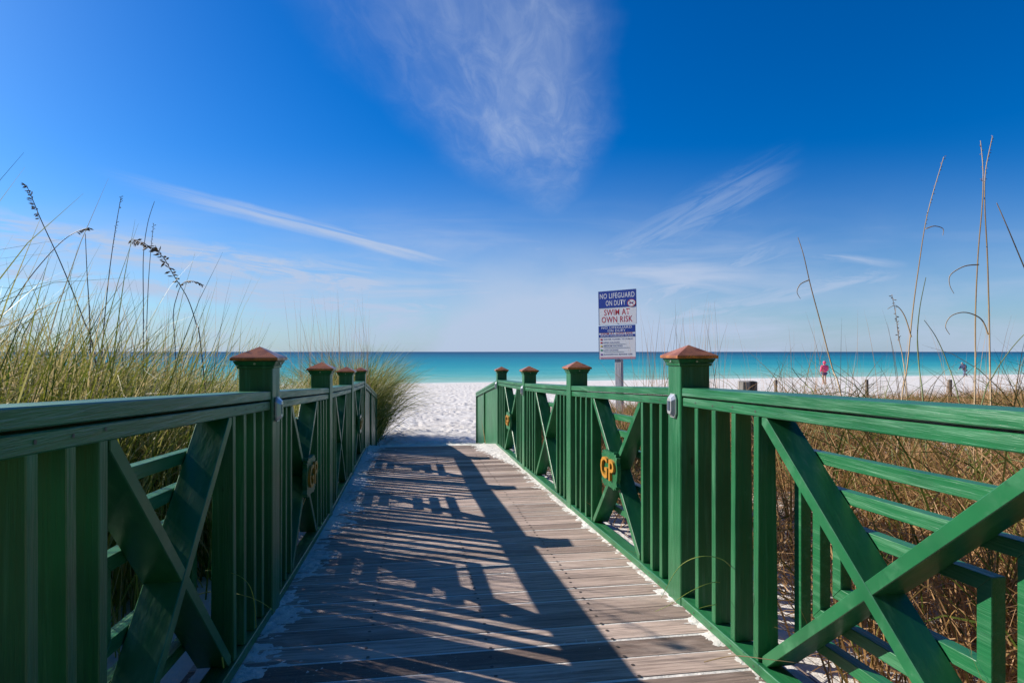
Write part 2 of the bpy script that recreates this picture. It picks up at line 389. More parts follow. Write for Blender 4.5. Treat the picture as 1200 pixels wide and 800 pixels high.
# ---------------------------------------------------------------- the boardwalk
LX = lambda y: float(np.interp(y, [0, 2.74, 4.66, 6.64, 8.66, 12], [-.64, -.655, -.69, -.745, -.79, -.84]))   # inner face lines
RX = lambda y: float(np.interp(y, [0, 2.55, 4.62, 6.68, 8.76, 12], [1.17, 1.174, 1.19, 1.174, 1.135, 1.10]))
def make_deck():
    mb = MB(); b = mb.b; y = -3.0; vals = []
    while y < 8.98:
        w = .138; g = random.uniform(.006, .012); y1 = y+w; dz = random.uniform(-.0005, .0005); tw = random.uniform(-.0005, .0005)
        zt = deck_z(y)+dz; zt1 = deck_z(y1)+dz+tw; xl = LX(y)-.17; xr = RX(y)+.17
        sk = random.uniform(-.006, .006)
        n0 = len(b.faces)
        nx = 1
        mb.hexa([(xl, y, zt-.036), (xr, y+sk, zt-.036), (xr, y1+sk, zt1-.036), (xl, y1, zt1-.036), (xl, y, zt), (xr, y+sk, zt), (xr, y1+sk, zt1), (xl, y1, zt1)])
        vals.append(random.random()); y = y1+g
    lay = b.verts.layers.float.new('plank'); b.verts.ensure_lookup_table()
    for i, v in enumerate(b.verts): v[lay] = vals[i//8]
    bmesh.ops.recalc_face_normals(b, faces=b.faces)
    bmesh.ops.bevel(b, geom=list(b.edges), offset=.0035, segments=1, affect='EDGES', profile=.5)
    # screws: two rows of small dark heads
    y = -3.0; k = 0
    m2 = bmesh.new()
    yy = -3.0
    while yy < 8.9:
        for X in (LX(yy)+.45, RX(yy)-.42, (LX(yy)+RX(yy))/2):
            for o in (.03, .108):
                jx = X+random.uniform(-.008, .008); c = Vector((jx, yy+o, deck_z(yy+o)+.0022))
                vs = [b.verts.new(c+Vector((math.cos(a*math.pi/3), math.sin(a*math.pi/3), 0))*.0075) for a in range(6)]
                b.faces.new(vs).material_index = 1
        yy += .146
    me = bpy.data.meshes.new('boardwalk'); b.to_mesh(me); b.free(); m2.free()
    return me
deck = link('boardwalk', make_deck(), [M_DECK, plain('rusty_screw', (.06, .045, .04), .6)]); tag(deck, kind='structure')

# wind-blown sand: fills the gaps, piles up along the edges and over the far end
def vnoise(X, Y, sc, seed):
    g = np.random.default_rng(seed); T = g.random((64, 64)); x = X*sc+100; y = Y*sc+100
    xi, yi = np.floor(x).astype(int), np.floor(y).astype(int); fx, fy = x-xi, y-yi; fx = fx*fx*(3-2*fx); fy = fy*fy*(3-2*fy)
    a = T[yi % 64, xi % 64]; b_ = T[yi % 64, (xi+1) % 64]; c = T[(yi+1) % 64, xi % 64]; d = T[(yi+1) % 64, (xi+1) % 64]
    return (a*(1-fx)+b_*fx)*(1-fy)+(c*(1-fx)+d*fx)*fy
def fbm(X, Y, sc, seed, o=5): return sum(vnoise(X, Y, sc*2**i, seed+i)*.5**(i+1) for i in range(o))
def drift(X, Y):
    dz = Z0+np.interp(Y, [a for a, b in DK], [b for a, b in DK])
    lx = np.interp(Y, [0, 2.74, 4.66, 6.64, 8.66, 12], [-.64, -.655, -.69, -.745, -.79, -.84])
    rx = np.interp(Y, [0, 2.55, 4.62, 6.68, 8.76, 12], [1.17, 1.174, 1.19, 1.174, 1.135, 1.10])
    n = fbm(X, Y*1.0, 2.2, 20)-.5; n2 = fbm(X*1.2, Y*5, 4, 40)-.5; n3 = fbm(X, Y, 34, 77, 3)-.44
    wl = .05+.09*np.clip((Y-2)/2.5, 0, 1)+.06*np.clip((Y-6)/3, 0, 1)
    tl = (lx+wl-X)/.2+n*1.2+n2*1.3+n3*1.5
    wr = .022+.03*np.clip((Y-3)/3, 0, 1)+.30*np.clip((Y-6.6)/1.8, 0, 1)**1.5
    tr = (X-rx+wr)/np.where(Y > 5.5, .16, .10)+n*.9+n2*.8+n3*1.4
    t = np.maximum(tl, tr)
    scuff = (fbm(X, Y, 3.1, 60)-.62)*2.2+n3*2.6-.95                      # thin films left on the boards
    t = np.maximum(t, np.minimum(scuff, .12))
    end = (Y-9.1-.0*X)/.15+n*2-1.2
    t = np.maximum(t, end)
    th = np.where(t > 0, .0012+.010*np.clip(t, 0, 1.4)+.003*n2, -.0014)
    th = np.where((t > -.2) & (t <= 0), -.0014+.0034*(t+.2)/.2, th)
    out = (X < lx-.14) | (X > rx+.14)
    th = np.where(out, -.03, th)
    return dz+th-.0006
dr = link('drifted_sand', grid_mesh('drifted_sand', np.arange(-.96, 1.36, .008), np.arange(-.5, 9.3, .010), drift), M_SAND, smooth=True)
tag(dr, 'thin white sand blown over the boards, thickest along both fences', 'sand', kind='stuff')

# ---------------------------------------------------------------- fences
class Side:
    """coordinates along a fence: P(y, h, o) with h above the deck and o outwards from the inner face"""
    def __init__(s, fx, sg, base=deck_z): s.fx, s.sg, s.base = fx, sg, base
    def P(s, y, h, o): return Vector((s.fx(y)+s.sg*o, y, s.base(y)+h))
def seg_board(sd, y0, y1, h0, h1, o0, o1, H=None):
    """a board running along the fence between y0 and y1; straight between its ends"""
    P = sd.P; p = []
    for y in (y0, y1):
        p += [P(y, h0, o0), P(y, h0, o1), P(y, h1, o1), P(y, h1, o0)]
    m = MB(); m.hexa(p); return m
def poly_board(sd, pts, o0, o1):
    m = MB(); m.prism([sd.P(y, h, o0) for y, h in pts], [sd.P(y, h, o1) for y, h in pts]); return m
def text_mesh(body, size, extrude=.0, offset=0., align='CENTER', sx=1.0):
    c = bpy.data.curves.new('lettering', 'FONT'); c.body = body; c.size = size; c.space_character = 1.08; c.extrude = extrude; c.offset = offset
    c.align_x = align; c.align_y = 'CENTER'; c.resolution_u = 3
    o = bpy.data.objects.new('lettering', c); COL.objects.link(o)
    dg = bpy.context.evaluated_depsgraph_get(); me = bpy.data.meshes.new_from_object(o.evaluated_get(dg))
    bpy.data.objects.remove(o); bpy.data.curves.remove(c)
    if sx != 1: me.transform(Matrix.Diagonal((sx, 1, 1, 1)))
    return me
def frame_matrix(org, xa, ya, za):
    xa, ya, za = [Vector(v).normalized() for v in (xa, ya, za)]
    return Matrix(((xa.x, ya.x, za.x, org[0]), (xa.y, ya.y, za.y, org[1]), (xa.z, ya.z, za.z, org[2]), (0, 0, 0, 1)))

def make_post(sd, y, root, lamp):
    s = sd.sg; x0 = sd.fx(y)-s*.014; x1 = x0+s*.14; base = deck_z(y); zt = base+1.118
    m = MB(); m.box((min(x0, x1), y, base-.03), (max(x0, x1), y+.14, zt-.002)); po = m.build('post', M_V, root, .004)
    cx, cy = (x0+x1)/2, y+.07
    # stepped collar under the cap
    m = MB(); z = zt-.034
    def ring(h, r): return [(cx-r, cy-r, h), (cx+r, cy-r, h), (cx+r, cy+r, h), (cx-r, cy+r, h)]
    m.prism(ring(z, .076), ring(z+.012, .078)); m.prism(ring(z+.013, .079), ring(z+.033, .090)); m.build('collar', M_V, po, .0015)
    for sx_, sy_ in ((0, -1), (-s, 0)):
        c = Vector((cx+sx_*.085, cy+sy_*.085, z+.021)); mm = MB(); d = Vector((sx_, sy_, 0))
        mm.tube([c-d*.004, c+d*.004], .0045, n=8); mm.build('screw', M_SCREW, po)
    # copper pyramid cap
    m = MB(); e = .098; z2 = zt
    A = ring(z2, e-.004); B = ring(z2+.001, e); C = ring(z2+.013, e); D = ring(z2+.018, e-.008); T = ring(z2+.062, .0015)
    vs = [[m.b.verts.new(p) for p in r] for r in (A, B, C, D, T)]
    m.b.faces.new(vs[0][::-1]); m.b.faces.new(vs[-1])
    for P_, Q_ in zip(vs, vs[1:]):
        for k in range(4): m.b.faces.new([P_[k], P_[(k+1) % 4], Q_[(k+1) % 4], Q_[k]])
    m.build('post_cap', M_COP, po, .0008)
    if lamp:
        # faceted silver solar light on the inner face of the post
        fx = x0-s*.0; c = Vector((fx, y+.07, base+.90)); m = MB()
        def oct_(ry, rz, d, cut=.38):
            k = 1-cut
            return [Vector((c.x-s*d, c.y+a*ry, c.z+b_*rz)) for a, b_ in ((k, 1), (1, k), (1, -k), (k, -1), (-k, -1), (-1, -k), (-1, k), (-k, 1))]
        m.prism(oct_(.036, .055, .002), oct_(.036, .055, .010)); m.prism(oct_(.033, .051, .0105), oct_(.022, .036, .026))
        lo = m.build('solar_light', M_SILV, po, .0008)
        m = MB(); m.box((c.x-s*.0265, c.y-.013, c.z-.022), (c.x-s*.0285, c.y+.013, c.z+.022)); m.build('solar_panel', M_PANEL, lo)
    return po

M_HEAD = plain('weathered_screw', (.10, .10, .085), .5, .4)
def add_screws(o, pts, s):
    me = o.data; b = bmesh.new(); b.from_mesh(me); L = ORG[o.name]; me.materials.append(M_HEAD)
    for p in pts:
        p = Vector(p)-L; v = [b.verts.new((p.x-s*.0008, p.y+.0048*math.cos(a*math.pi/3), p.z+.0048*math.sin(a*math.pi/3))) for a in range(6)]; b.faces.new(v).material_index = 1
    b.to_mesh(me); b.free()
def make_panel(sd, ya, yb, root, emblem):
    s = sd.sg; ends = (ya, yb)
    if s < 0 and ya < 1: ya = 1.0
    L = yb-ya
    j = .0
    seg_board(sd, ends[0]+.001, ends[1]-.001, .948, .985, -.009, .126).build('top_rail', M_H, root, .003)
    rails = {}
    rails['upper_rail'] = seg_board(sd, ends[0]+.001, ends[1]-.001, .903, .941, -.005, .095).build('upper_rail', M_H, root, .003)
    rails['bottom_rail'] = seg_board(sd, ends[0]+.001, ends[1]-.001, .004, .043, -.012, .066).build('bottom_rail', M_H, root, .003)
    for nm_, h_ in (('upper_rail', .922), ('bottom_rail', .024)):
        o_ = [c for c in root.children if c.name.startswith(nm_)][-1] if False else rails[nm_]
        add_screws(o_, [sd.P(ya+f*L+q_, h_+random.uniform(-.004, .004), (-.0055 if nm_ == 'upper_rail' else -.0125)) for f in (.065, .130, .197, .708, .785, .862, .937) for q_ in (0,)], s)
    for f in (.065, .130, .197, .708, .785, .862, .937):
        c = ya+f*L; t = .0165; jj = random.uniform(-.004, .004); tilt = random.uniform(-.002, .002)
        m = MB(); P = sd.P
        m.hexa([P(c-t, .0442, -.002+jj), P(c+t, .0442, -.002+jj), P(c+t, .0442, .062), P(c-t, .0442, .074),
                P(c-t+tilt, .902, -.002), P(c+t+tilt, .902, -.002), P(c+t+tilt, .902, .062), P(c-t+tilt, .902, .062)])
        m.build('baluster', M_V, root, .002)
    y0, y1 = ya+.216*L, ya+.692*L; h0, h1 = .046, .901; w = .028
    yc, hc = (y0+y1)/2, (h0+h1)/2
    # crossed braces, boards on edge, the second let into the first
    a = poly_board(sd, [(y0, h0), (y0+w, h0), (y1, h1-w*.9), (y1, h1), (y1-w, h1), (y0, h0+w*.9)], -.002, .100)
    a.build('brace', M_D, root, .002)
    a = poly_board(sd, [(y1, h0), (y1, h0+w*.9), (y0+w, h1), (y0, h1), (y0, h1-w*.9), (y1-w, h0)], .0005, .1025)
    a.build('brace', M_D, root, .002)
    # three nested rectangles on the outer side
    for i, (hy, hh) in enumerate(((.225, .325), (.177, .222), (.130, .122))):
        hy = hy*L+.0; t = .038; o0, o1 = .1035, .142
        m = MB(); m2 = []
        A0, A1, B0, B1 = yc-hy, yc+hy, hc-hh, hc+hh
        for (p, q) in (([(A0, B0), (A0+t, B0+t), (A0+t, B1-t), (A0, B1)], 0), ([(A1, B0), (A1, B1), (A1-t, B1-t), (A1-t, B0+t)], 0),
                       ([(A0, B1), (A0+t, B1-t), (A1-t, B1-t), (A1, B1)], 0), ([(A0, B0), (A1, B0), (A1-t, B0+t), (A0+t, B0+t)], 0)):
            m.prism([sd.P(y, h, o0+.0005) for y, h in p], [sd.P(y, h, o1) for y, h in p])
        m.build('rectangle_frame', M_H, root, .0015)
    if emblem:
        pts = []; hw, hh = .165, .118
        n = 96
        for k in range(n):
            t = 2*math.pi*k/n; c_, s_ = math.cos(t), math.sin(t); e = 2/5.5
            r = 1-.11*abs(math.sin(t*7))
            pts.append((yc+hw*r*math.copysign(abs(c_)**e, c_), hc+hh*r*math.copysign(abs(s_)**e, s_)))
        em = poly_board(sd, pts, -.030, -.0065).build('emblem', M_D, root)
        za = Vector((-s, 0, 0)); ya_ = Vector((0, 0, 1)); xa = ya_.cross(za)
        me = text_mesh('GP', .185, .008, .0015, sx=1.12); org = sd.P(yc, hc-.002, -.038)
        me.transform(frame_matrix(org, xa, ya_, za)); link('lettering', me, M_YEL, em)

def make_end(sd, y0, y1, ym, root, ztop):
    """closed panel whose rail drops towards the sand"""
    y0 += .001
    def ht(y): return ztop[0]+(ztop[1]-ztop[0])*(y-y0)/(y1-y0)
    def bt(y): return -1.40+(-1.90+1.40)*(y-y0)/(y1-y0)
    e = Side(sd.fx, sd.sg, lambda y: Z0); s = sd.sg
    def sb(a, b_, fa, fb, o0, o1):
        p = []
        for y in (a, b_): p += [e.P(y, fa(y), o0), e.P(y, fa(y), o1), e.P(y, fb(y), o1), e.P(y, fb(y), o0)]
        m = MB(); m.hexa(p); return m
    sb(y0, y1, lambda y: ht(y)-.038, ht, -.009, .118).build('top_rail', M_H, root, .003)
    sb(y0, y1-.01, lambda y: ht(y)-.085, lambda y: ht(y)-.044, -.006, .09).build('upper_rail', M_H, root, .003)
    sb(y0, y1-.01, lambda y: bt(y)-.02, lambda y: bt(y)+.05, -.01, .06).build('bottom_rail', M_H, root, .003)
    n = 18; step = (y1-y0-.05)/n
    m = MB()
    for k in range(n):
        a, b_ = y0+.01+k*step, y0+.01+(k+1)*step-.006; p = []
        for y in (a, b_): p += [e.P(y, bt(y)+.052, .022), e.P(y, bt(y)+.052, .045), e.P(y, ht(y)-.087, .045), e.P(y, ht(y)-.087, .022)]
        m.hexa(p)
    m.build('board_panel', M_V, root, .002)
    for y in (ym, y1-.055):
        sb(y, y+.045, lambda q: bt(q)+.0505, lambda q: ht(q)-.086, -.004, .0215).build('stud', M_V, root, .002)

def make_fence(side):
    if side == 'right':
        sd = Side(RX, 1); posts = [.37, 2.55, 4.62, 6.68, 8.76]; lab = 'green fence right of the boardwalk, its inner faces sunlit, warning sign behind it'
        lamps = (1, 3, 4); end = (12.0, 10.6, (-.43, -.82))
    else:
        sd = Side(LX, -1, lambda y: deck_z(y)+float(np.interp(y, [.9, 2.74], [.035, 0]))); posts = [.66, 2.74, 4.66, 6.64, 8.66]; lab = 'green fence left of the boardwalk, inner faces in shade, tall grass behind it'
        lamps = (1,); end = (11.8, 10.2, (-.43, -.82))
    root = thing('boardwalk_fence', (sd.fx(2.6), 2.6, deck_z(2.6)), lab, 'fence', 'fences flanking the boardwalk')
    for i, y in enumerate(posts): make_post(sd, y, root, i in lamps)
    for i, (a, b_) in enumerate(zip(posts, posts[1:])): make_panel(sd, a+.14, b_, root, i in (1, 3))
    make_end(sd, posts[-1]+.14, end[0], end[1], root, end[2])
make_fence('left'); make_fence('right')

# ---------------------------------------------------------------- sign
def flat(name, x0, x1, z0, z1, d, mtl, parent, T, th=.0012):
    m = MB(); m.box((x0, -d-th, z0), (x1, -d, z1)); bmesh.ops.transform(m.b, matrix=T, verts=m.b.verts); return m.build(name, mtl, parent)
M_WHITE = plain('sign_white', (.90, .90, .92), .4, nz=.03); M_BLUE = plain('sign_blue', (.018, .055, .36), .4, nz=.06)
M_RED = plain('sign_red', (.55, .02, .05), .4); M_NAVY = plain('sign_navy', (.03, .05, .22), .4); M_PINK = plain('sign_pink', (.62, .33, .40), .4)
M_YELL = plain('sign_yellow', (.75, .55, .05), .4); M_GREEN = plain('sign_green', (.05, .35, .12), .4); M_PURP = plain('sign_purple', (.25, .08, .35), .4)
M_BACK = plain('sign_aluminium', (.5, .5, .52), .4, .6)
def make_sign():
    z = 10.5; k = z/F; top = unproj(703, 340, z); xc = unproj(723.5, 412, z); gzv = gz(xc.x, xc.y)
    root = thing('beach_sign', (xc.x, xc.y, gzv), 'tall blue and white warning sign on a pale post behind the right fence', 'sign')
    T = Matrix.Translation((xc.x, xc.y, Z0)) @ Matrix.Rotation(-TH-R(34), 4, 'Z') @ Matrix.Rotation(R(-1.0), 4, 'Y')
    m = MB(); m.box((-.058, .012, gzv-Z0-.5), (.058, .115, .35)); bmesh.ops.transform(m.b, matrix=T, verts=m.b.verts); m.build('sign_post', M_SIGNPOST, root, .004)
    def Z(py): return (412-py)*k
    kx = k/math.cos(R(36))*.97
    def X(px): return (px-723.5)*kx
    def board(x0, x1, y0, y1, nm):
        m = MB(); m.box((X(x0), 0, Z(y1)), (X(x1), .004, Z(y0))); bmesh.ops.transform(m.b, matrix=T, verts=m.b.verts)
        b_ = m.build(nm, M_WHITE, root); 
        w = .004
        for (a, b2, c, d) in ((X(x0), X(x1), Z(y0)-w, Z(y0)), (X(x0), X(x1), Z(y1), Z(y1)+w), (X(x0), X(x0)+w, Z(y1)+w, Z(y0)-w), (X(x1)-w, X(x1), Z(y1)+w, Z(y0)-w)):
            flat('border', a, b2, c, d, .0006, M_NAVY, b_, T)
        return b_
    def txt(s, px, py, hpx, wpx, mtl, parent, d=.0028):
        me = text_mesh(s, 1, 0, .010)
        v = np.empty(len(me.vertices)*3, np.float32); me.vertices.foreach_get('co', v); v = v.reshape(-1, 3)
        w, h = np.ptp(v[:, 0]), np.ptp(v[:, 1]); v[:, 0] -= (v[:, 0].max()+v[:, 0].min())/2; v[:, 1] -= (v[:, 1].max()+v[:, 1].min())/2
        v[:, 0] *= wpx*kx/w; v[:, 1] *= hpx*k/h; me.vertices.foreach_set('co', v.ravel())
        me.transform(T @ frame_matrix((X(px), -d, Z(py)), (1, 0, 0), (0, 0, 1), (0, -1, 0))); return link('lettering', me, mtl, parent)
    up = board(704, 744, 340, 380.3, 'sign_board')
    bl = flat('blue_band', X(704.4), X(743.6), Z(360), Z(340.6), .0012, M_BLUE, up, T)
    txt('NO LIFEGUARD', 724, 346, 6.2, 36.5, M_WHITE, up); txt('ON DUTY', 722.5, 354.6, 6.2, 21, M_WHITE, up)
    txt('SWIM AT', 723.5, 365.5, 7.2, 27, M_RED, up, .0007); txt('OWN RISK', 723.5, 374, 7.2, 32.5, M_RED, up, .0007)
    # round no-dogs mark
    c = (X(739), Z(355.8)); m = MB()
    def disc(r, d, mt, nm, hole=None):
        m = MB(); n = 28
        if hole:
            A = [m.b.verts.new((c[0]+r*kx/k*math.cos(2*math.pi*i/n), -d, c[1]+r*math.sin(2*math.pi*i/n))) for i in range(n)]
            B = [m.b.verts.new((c[0]+hole*kx/k*math.cos(2*math.pi*i/n), -d, c[1]+hole*math.sin(2*math.pi*i/n))) for i in range(n)]
            for i in range(n): m.b.faces.new([A[i], A[(i+1) % n], B[(i+1) % n], B[i]])
        else: m.b.faces.new([m.b.verts.new((c[0]+r*kx/k*math.cos(2*math.pi*i/n), -d, c[1]+r*math.sin(2*math.pi*i/n))) for i in range(n)])
        bmesh.ops.transform(m.b, matrix=T, verts=m.b.verts); return m.build(nm, mt, up)
    disc(4.4*k, .0046, M_WHITE, 'round_mark'); disc(4.4*k, .0052, M_RED, 'ring', 3.8*k)
    dog = [(-2.6, -.1), (-2.4, .8), (-1.6, .6), (1.2, .7), (1.5, 1.6), (2.0, 1.5), (2.8, .9), (1.9, .5), (1.7, -.4), (1.8, -2), (1.3, -2), (1.1, -.6), (-1.1, -.6), (-1.4, -2), (-1.9, -2), (-1.8, -.5), (-2.1, .2)]
    m = MB(); m.b.faces.new([m.b.verts.new((c[0]+x*kx, -.0049, c[1]+y*k)) for x, y in dog]); bmesh.ops.transform(m.b, matrix=T, verts=m.b.verts); m.build('dog_silhouette', M_NAVY, up)
    m = MB(); m.b.faces.new([m.b.verts.new((c[0]+x*kx, -.0055, c[1]+y*k)) for x, y in ((-2.9, 2.5), (-2.5, 2.9), (2.9, -2.5), (2.5, -2.9))]); bmesh.ops.transform(m.b, matrix=T, verts=m.b.verts); m.build('red_slash', M_RED, up)
    lo = board(703.6, 742.6, 381.2, 421, 'sign_board')
    flat('blue_band', X(704), X(742.2), Z(389.2), Z(381.6), .0012, M_BLUE, lo, T); flat('blue_band', X(704), X(742.2), Z(394.4), Z(391.7), .0012, M_BLUE, lo, T)
    txt('NO LIFEGUARD', 723, 383.5, 2.8, 32, M_WHITE, lo); txt('ON DUTY', 723, 387.2, 2.8, 19, M_WHITE, lo)
    txt('SWIM AT OWN RISK', 723, 390.4, 2.2, 34, M_RED, lo, .0007); txt('BEACH WARNING FLAGS', 723, 393.1, 1.7, 34, M_WHITE, lo)
    rows = [('WATER CLOSED TO PUBLIC', 397.2, 31, M_RED), ('HIGH HAZARD', 401, 17, M_RED), ('MEDIUM HAZARD', 405.2, 20, M_YELL), ('LOW HAZARD', 410, 15.5, M_GREEN), ('DANGEROUS MARINE LIFE', 415, 30, M_PURP)]
    for s, py, w, mc in rows:
        flat('flag_mark', X(705.6), X(707.6), Z(py+.9), Z(py-.9), .0012, mc, lo, T)
        me = txt(s, 709+w/2, py, 1.7, w, M_NAVY, lo, .0007)
        if s != rows[0][0] and s != rows[-1][0]: flat('rule', X(709), X(709+w*1.35), Z(py+2.2), Z(py+1.8), .0012, M_BACK, lo, T)
    flat('pink_band', X(705), X(741.5), Z(420), Z(418), .0012, M_PINK, lo, T)
    for b_, py in ((up, 342.2), (up, 378.5), (lo, 419.0)):
        m = MB(); m.tube([(0, -.0062, Z(py)), (0, 0, Z(py))], .006, n=8); bmesh.ops.transform(m.b, matrix=T, verts=m.b.verts); m.build('bolt', M_SCREW, b_)
make_sign()

# ---------------------------------------------------------------- pilings and stakes
def piling():
    z = 6.3; c = unproj(876, 446.5, z); g = gz(c.x, c.y); root = None
    m = MB(); n = 20; bot, top = [], []
    for i in range(n):
        a = 2*math.pi*i/n; r = .098*(1-.05*(i % 2)); bot.append((c.x+r*math.cos(a), c.y+r*math.sin(a), g-.3)); top.append((c.x+r*math.cos(a), c.y+r*math.sin(a), c.z+.004*math.sin(3*a)))
    m.prism(bot, top)
    o = m.build('timber_piling', M_PILE, None, .003, org=(c.x, c.y, g)); tag(o, 'thick grey weathered piling just behind the right fence', 'post')
piling()
def stake(px, py, z, lean, lab, w=.055):
    c = unproj(px, py, z); g = gz(c.x, c.y); m = MB()
    pts = [Vector((c.x-lean*.5, c.y, g-.2)), Vector((c.x-lean*.2, c.y, (g+c.z)/2)), Vector((c.x, c.y, c.z))]
    m.tube(pts, w*1.08, w*.95, n=9)
    o = m.build('wooden_stake', M_STAKE, None, .004, org=(c.x, c.y, g)); tag(o, lab, 'post', 'stakes along the dune edge')
stake(909, 445, 20, .02, 'short round stake nearest the thick grey piling, left of the person in pink')
stake(1015.5, 444.6, 18.5, -.03, 'middle wooden stake standing in the grass right of the person in pink')
stake(1113, 444.6, 17.5, .03, 'rightmost wooden stake in the grass below the person in blue', .062)

# ---------------------------------------------------------------- grass
def grass_mat(name, a, b, c):
    m = bpy.data.materials.new(name); m.use_nodes = True; t = m.node_tree; t.nodes.clear(); N = NT(t)
    o = N.new('ShaderNodeOutputMaterial'); at = N.new('ShaderNodeAttribute', attribute_name='tone')
    cr = N.new('ShaderNodeValToRGB'); N.l.new(at.outputs['Fac'], cr.inputs[0]); e = cr.color_ramp.elements
    e[0].position = 0; e[0].color = (*a, 1); e[1].position = 1; e[1].color = (*c, 1); k = e.new(.5); k.color = (*b, 1)
    p = N.new('ShaderNodeBsdfPrincipled'); N.l.new(cr.outputs[0], p.inputs['Base Color']); p.inputs['Roughness'].default_value = .55; p.inputs['Specular IOR Level'].default_value = .3
    tr = N.new('ShaderNodeBsdfTranslucent'); N.l.new(cr.outputs[0], tr.inputs[0])
    mx = N.new('ShaderNodeMixShader'); mx.inputs[0].default_value = .32; N.l.new(p.outputs[0], mx.inputs[1]); N.l.new(tr.outputs[0], mx.inputs[2]); N.l.new(mx.outputs[0], o.inputs[0])
    return m
M_GL = grass_mat('beach_grass_green', (.06, .11, .015), (.30, .30, .045), (.64, .50, .26))
M_GR = grass_mat('beach_grass_dry', (.10, .14, .02), (.36, .20, .07), (.56, .34, .17))
M_STRAW = plain('dry_stalk', (.42, .29, .15), .6, nz=.25)
M_DARKST = plain('dark_stalk', (.16, .11, .10), .6, nz=.25)
M_SEED = plain('seed_head', (.26, .17, .10), .8, nz=.3)
M_LEAF = plain('green_leaf_blade', (.16, .20, .07), .6)

def blades(name, root, L, az, th0, kap, wid, tone, mtl, nseg=7, droop=None, org=None, parent=None):
    n = len(L); t = np.linspace(0, 1, nseg+1)[None, :]
    th = th0[:, None]+kap[:, None]*t**1.7*1.15
    ds = (L/nseg)[:, None]
    hx = np.concatenate([np.zeros((n, 1)), np.cumsum(np.sin(th[:, :-1])*ds, 1)], 1)
    hz = np.concatenate([np.zeros((n, 1)), np.cumsum(np.cos(th[:, :-1])*ds, 1)], 1)
    dx, dy = np.cos(az)[:, None], np.sin(az)[:, None]
    twist = (rng.normal(0, .35, n))[:, None]*t
    P = np.stack([root[:, 0:1]+dx*hx, root[:, 1:2]+dy*hx, root[:, 2:3]+hz], -1)
    w = wid[:, None]*(1-t**2.2)*.5+.0003
    sa = rng.uniform(0, 2*math.pi, n)[:, None]+twist
    side = np.stack([-dy+0*hx, dx+0*hx, 0*hx], -1)*np.cos(sa)[..., None]+np.stack([dx*np.cos(th), dy*np.cos(th), -np.sin(th)], -1)*np.sin(sa)[..., None]
    V = np.stack([P-side*w[..., None], P+side*w[..., None]], 2).reshape(-1, 3).astype(np.float32)
    b0 = (np.arange(n)*(nseg+1)*2)[:, None]+np.arange(nseg)[None, :]*2
    Fc = np.stack([b0, b0+1, b0+3, b0+2], -1).reshape(-1, 4).astype(np.int32)
    me = bpy.data.meshes.new(name); me.vertices.add(len(V)); me.vertices.foreach_set('co', V.ravel())
    me.loops.add(Fc.size); me.loops.foreach_set('vertex_index', Fc.ravel()); me.polygons.add(len(Fc)); me.polygons.foreach_set('loop_start', np.arange(len(Fc), dtype=np.int32)*4)
    me.update(calc_edges=True)
    at = me.attributes.new('tone', 'FLOAT', 'POINT'); at.data.foreach_set('value', np.repeat(tone, (nseg+1)*2).astype(np.float32))
    return link(name, me, mtl, parent, org)
def tussocks(centres, per, spread, Lr, tone_mu, lean=.55, kap=(.3, 1.6), wid=(.004, .008), low=None):
    root, L, az, th0, kp, wd, tn = [], [], [], [], [], [], []
    for i, (cx, cy, sc) in enumerate(centres):
        n = max(3, int(per*rng.uniform(.6, 1.3))); a = rng.uniform(0, 2*math.pi, n); r = np.abs(rng.normal(0, spread, n))
        x, y = cx+r*np.cos(a), cy+r*np.sin(a); root.append(np.stack([x, y, ground_np(x, y)-.01], -1))
        L.append(rng.uniform(*Lr, n)*sc); az.append(a+rng.normal(0, .5, n)); th0.append(np.clip(np.abs(rng.normal(0, lean*.5, n))+r/spread*.10, 0, 1.2))
        kp.append(rng.uniform(*kap, n)*rng.uniform(.6, 1.3)); wd.append(rng.uniform(*wid, n)); tm = tone_mu+rng.normal(0, .24); tn.append(np.clip(rng.normal(tm, .26, n), 0, 1))
    return [np.concatenate(q) for q in (root, L, az, th0, kp, wd, tn)]
def left_centres():
    c = []
    for _ in range(15000):
        y = rng.uniform(.6, 12.5); x = rng.uniform(-8.5, -1.06)
        if x < -(.66*y+1.9) or x > LX(min(y, 11.8))-.26: continue
        near = -x-1.0
        if near < .35 and rng.random() < .5: continue
        sc = 1.0
        if y > 4.8: sc = .80
        if y > 4.5 and x > -2.4: sc = .80
        if y > 9: sc *= .9
        if near < .3: sc *= .6
        c.append((x, y, sc))
        if len(c) >= 1500: break
    return c
def clear_of_fence(a, side, margin):
    rt, L, az, th0, kp = a[:5]; reach = L*np.sin(np.clip(th0+kp*.55, 0, 1.5)); tx = rt[:, 0]+np.cos(az)*reach*.95
    ok = (tx < -.70-margin) if side < 0 else (tx > 1.25+margin)
    bad = ~ok; coin = rng.random(len(L)) < .45; a[2] = np.where(bad & coin, math.pi-az, az)
    up = bad & ~coin; a[4] = np.where(up, kp*.22, kp); a[3] = np.where(up, th0*.3, th0); a[2] = np.where(up, az+rng.normal(0, .9, len(L)), a[2])
    return a
a = clear_of_fence(tussocks(left_centres(), 62, .12, (.9, 1.62), .54, lean=.5, kap=(.4, 2.5), wid=(.006, .012)), -1, .12)
b_ = [q for q in left_centres() if q[1] < 5.5][:230]
b_ = clear_of_fence(tussocks(b_, 8, .10, (1.35, 1.95), .45, lean=.3, kap=(1.0, 2.7), wid=(.005, .009)), -1, .15)
a = [np.concatenate(q) for q in zip(a, b_)]
g = blades('beach_grass', *a, M_GL); tag(g, 'dense green and straw beach grass on the dune left of the boardwalk', 'grass', kind='stuff')
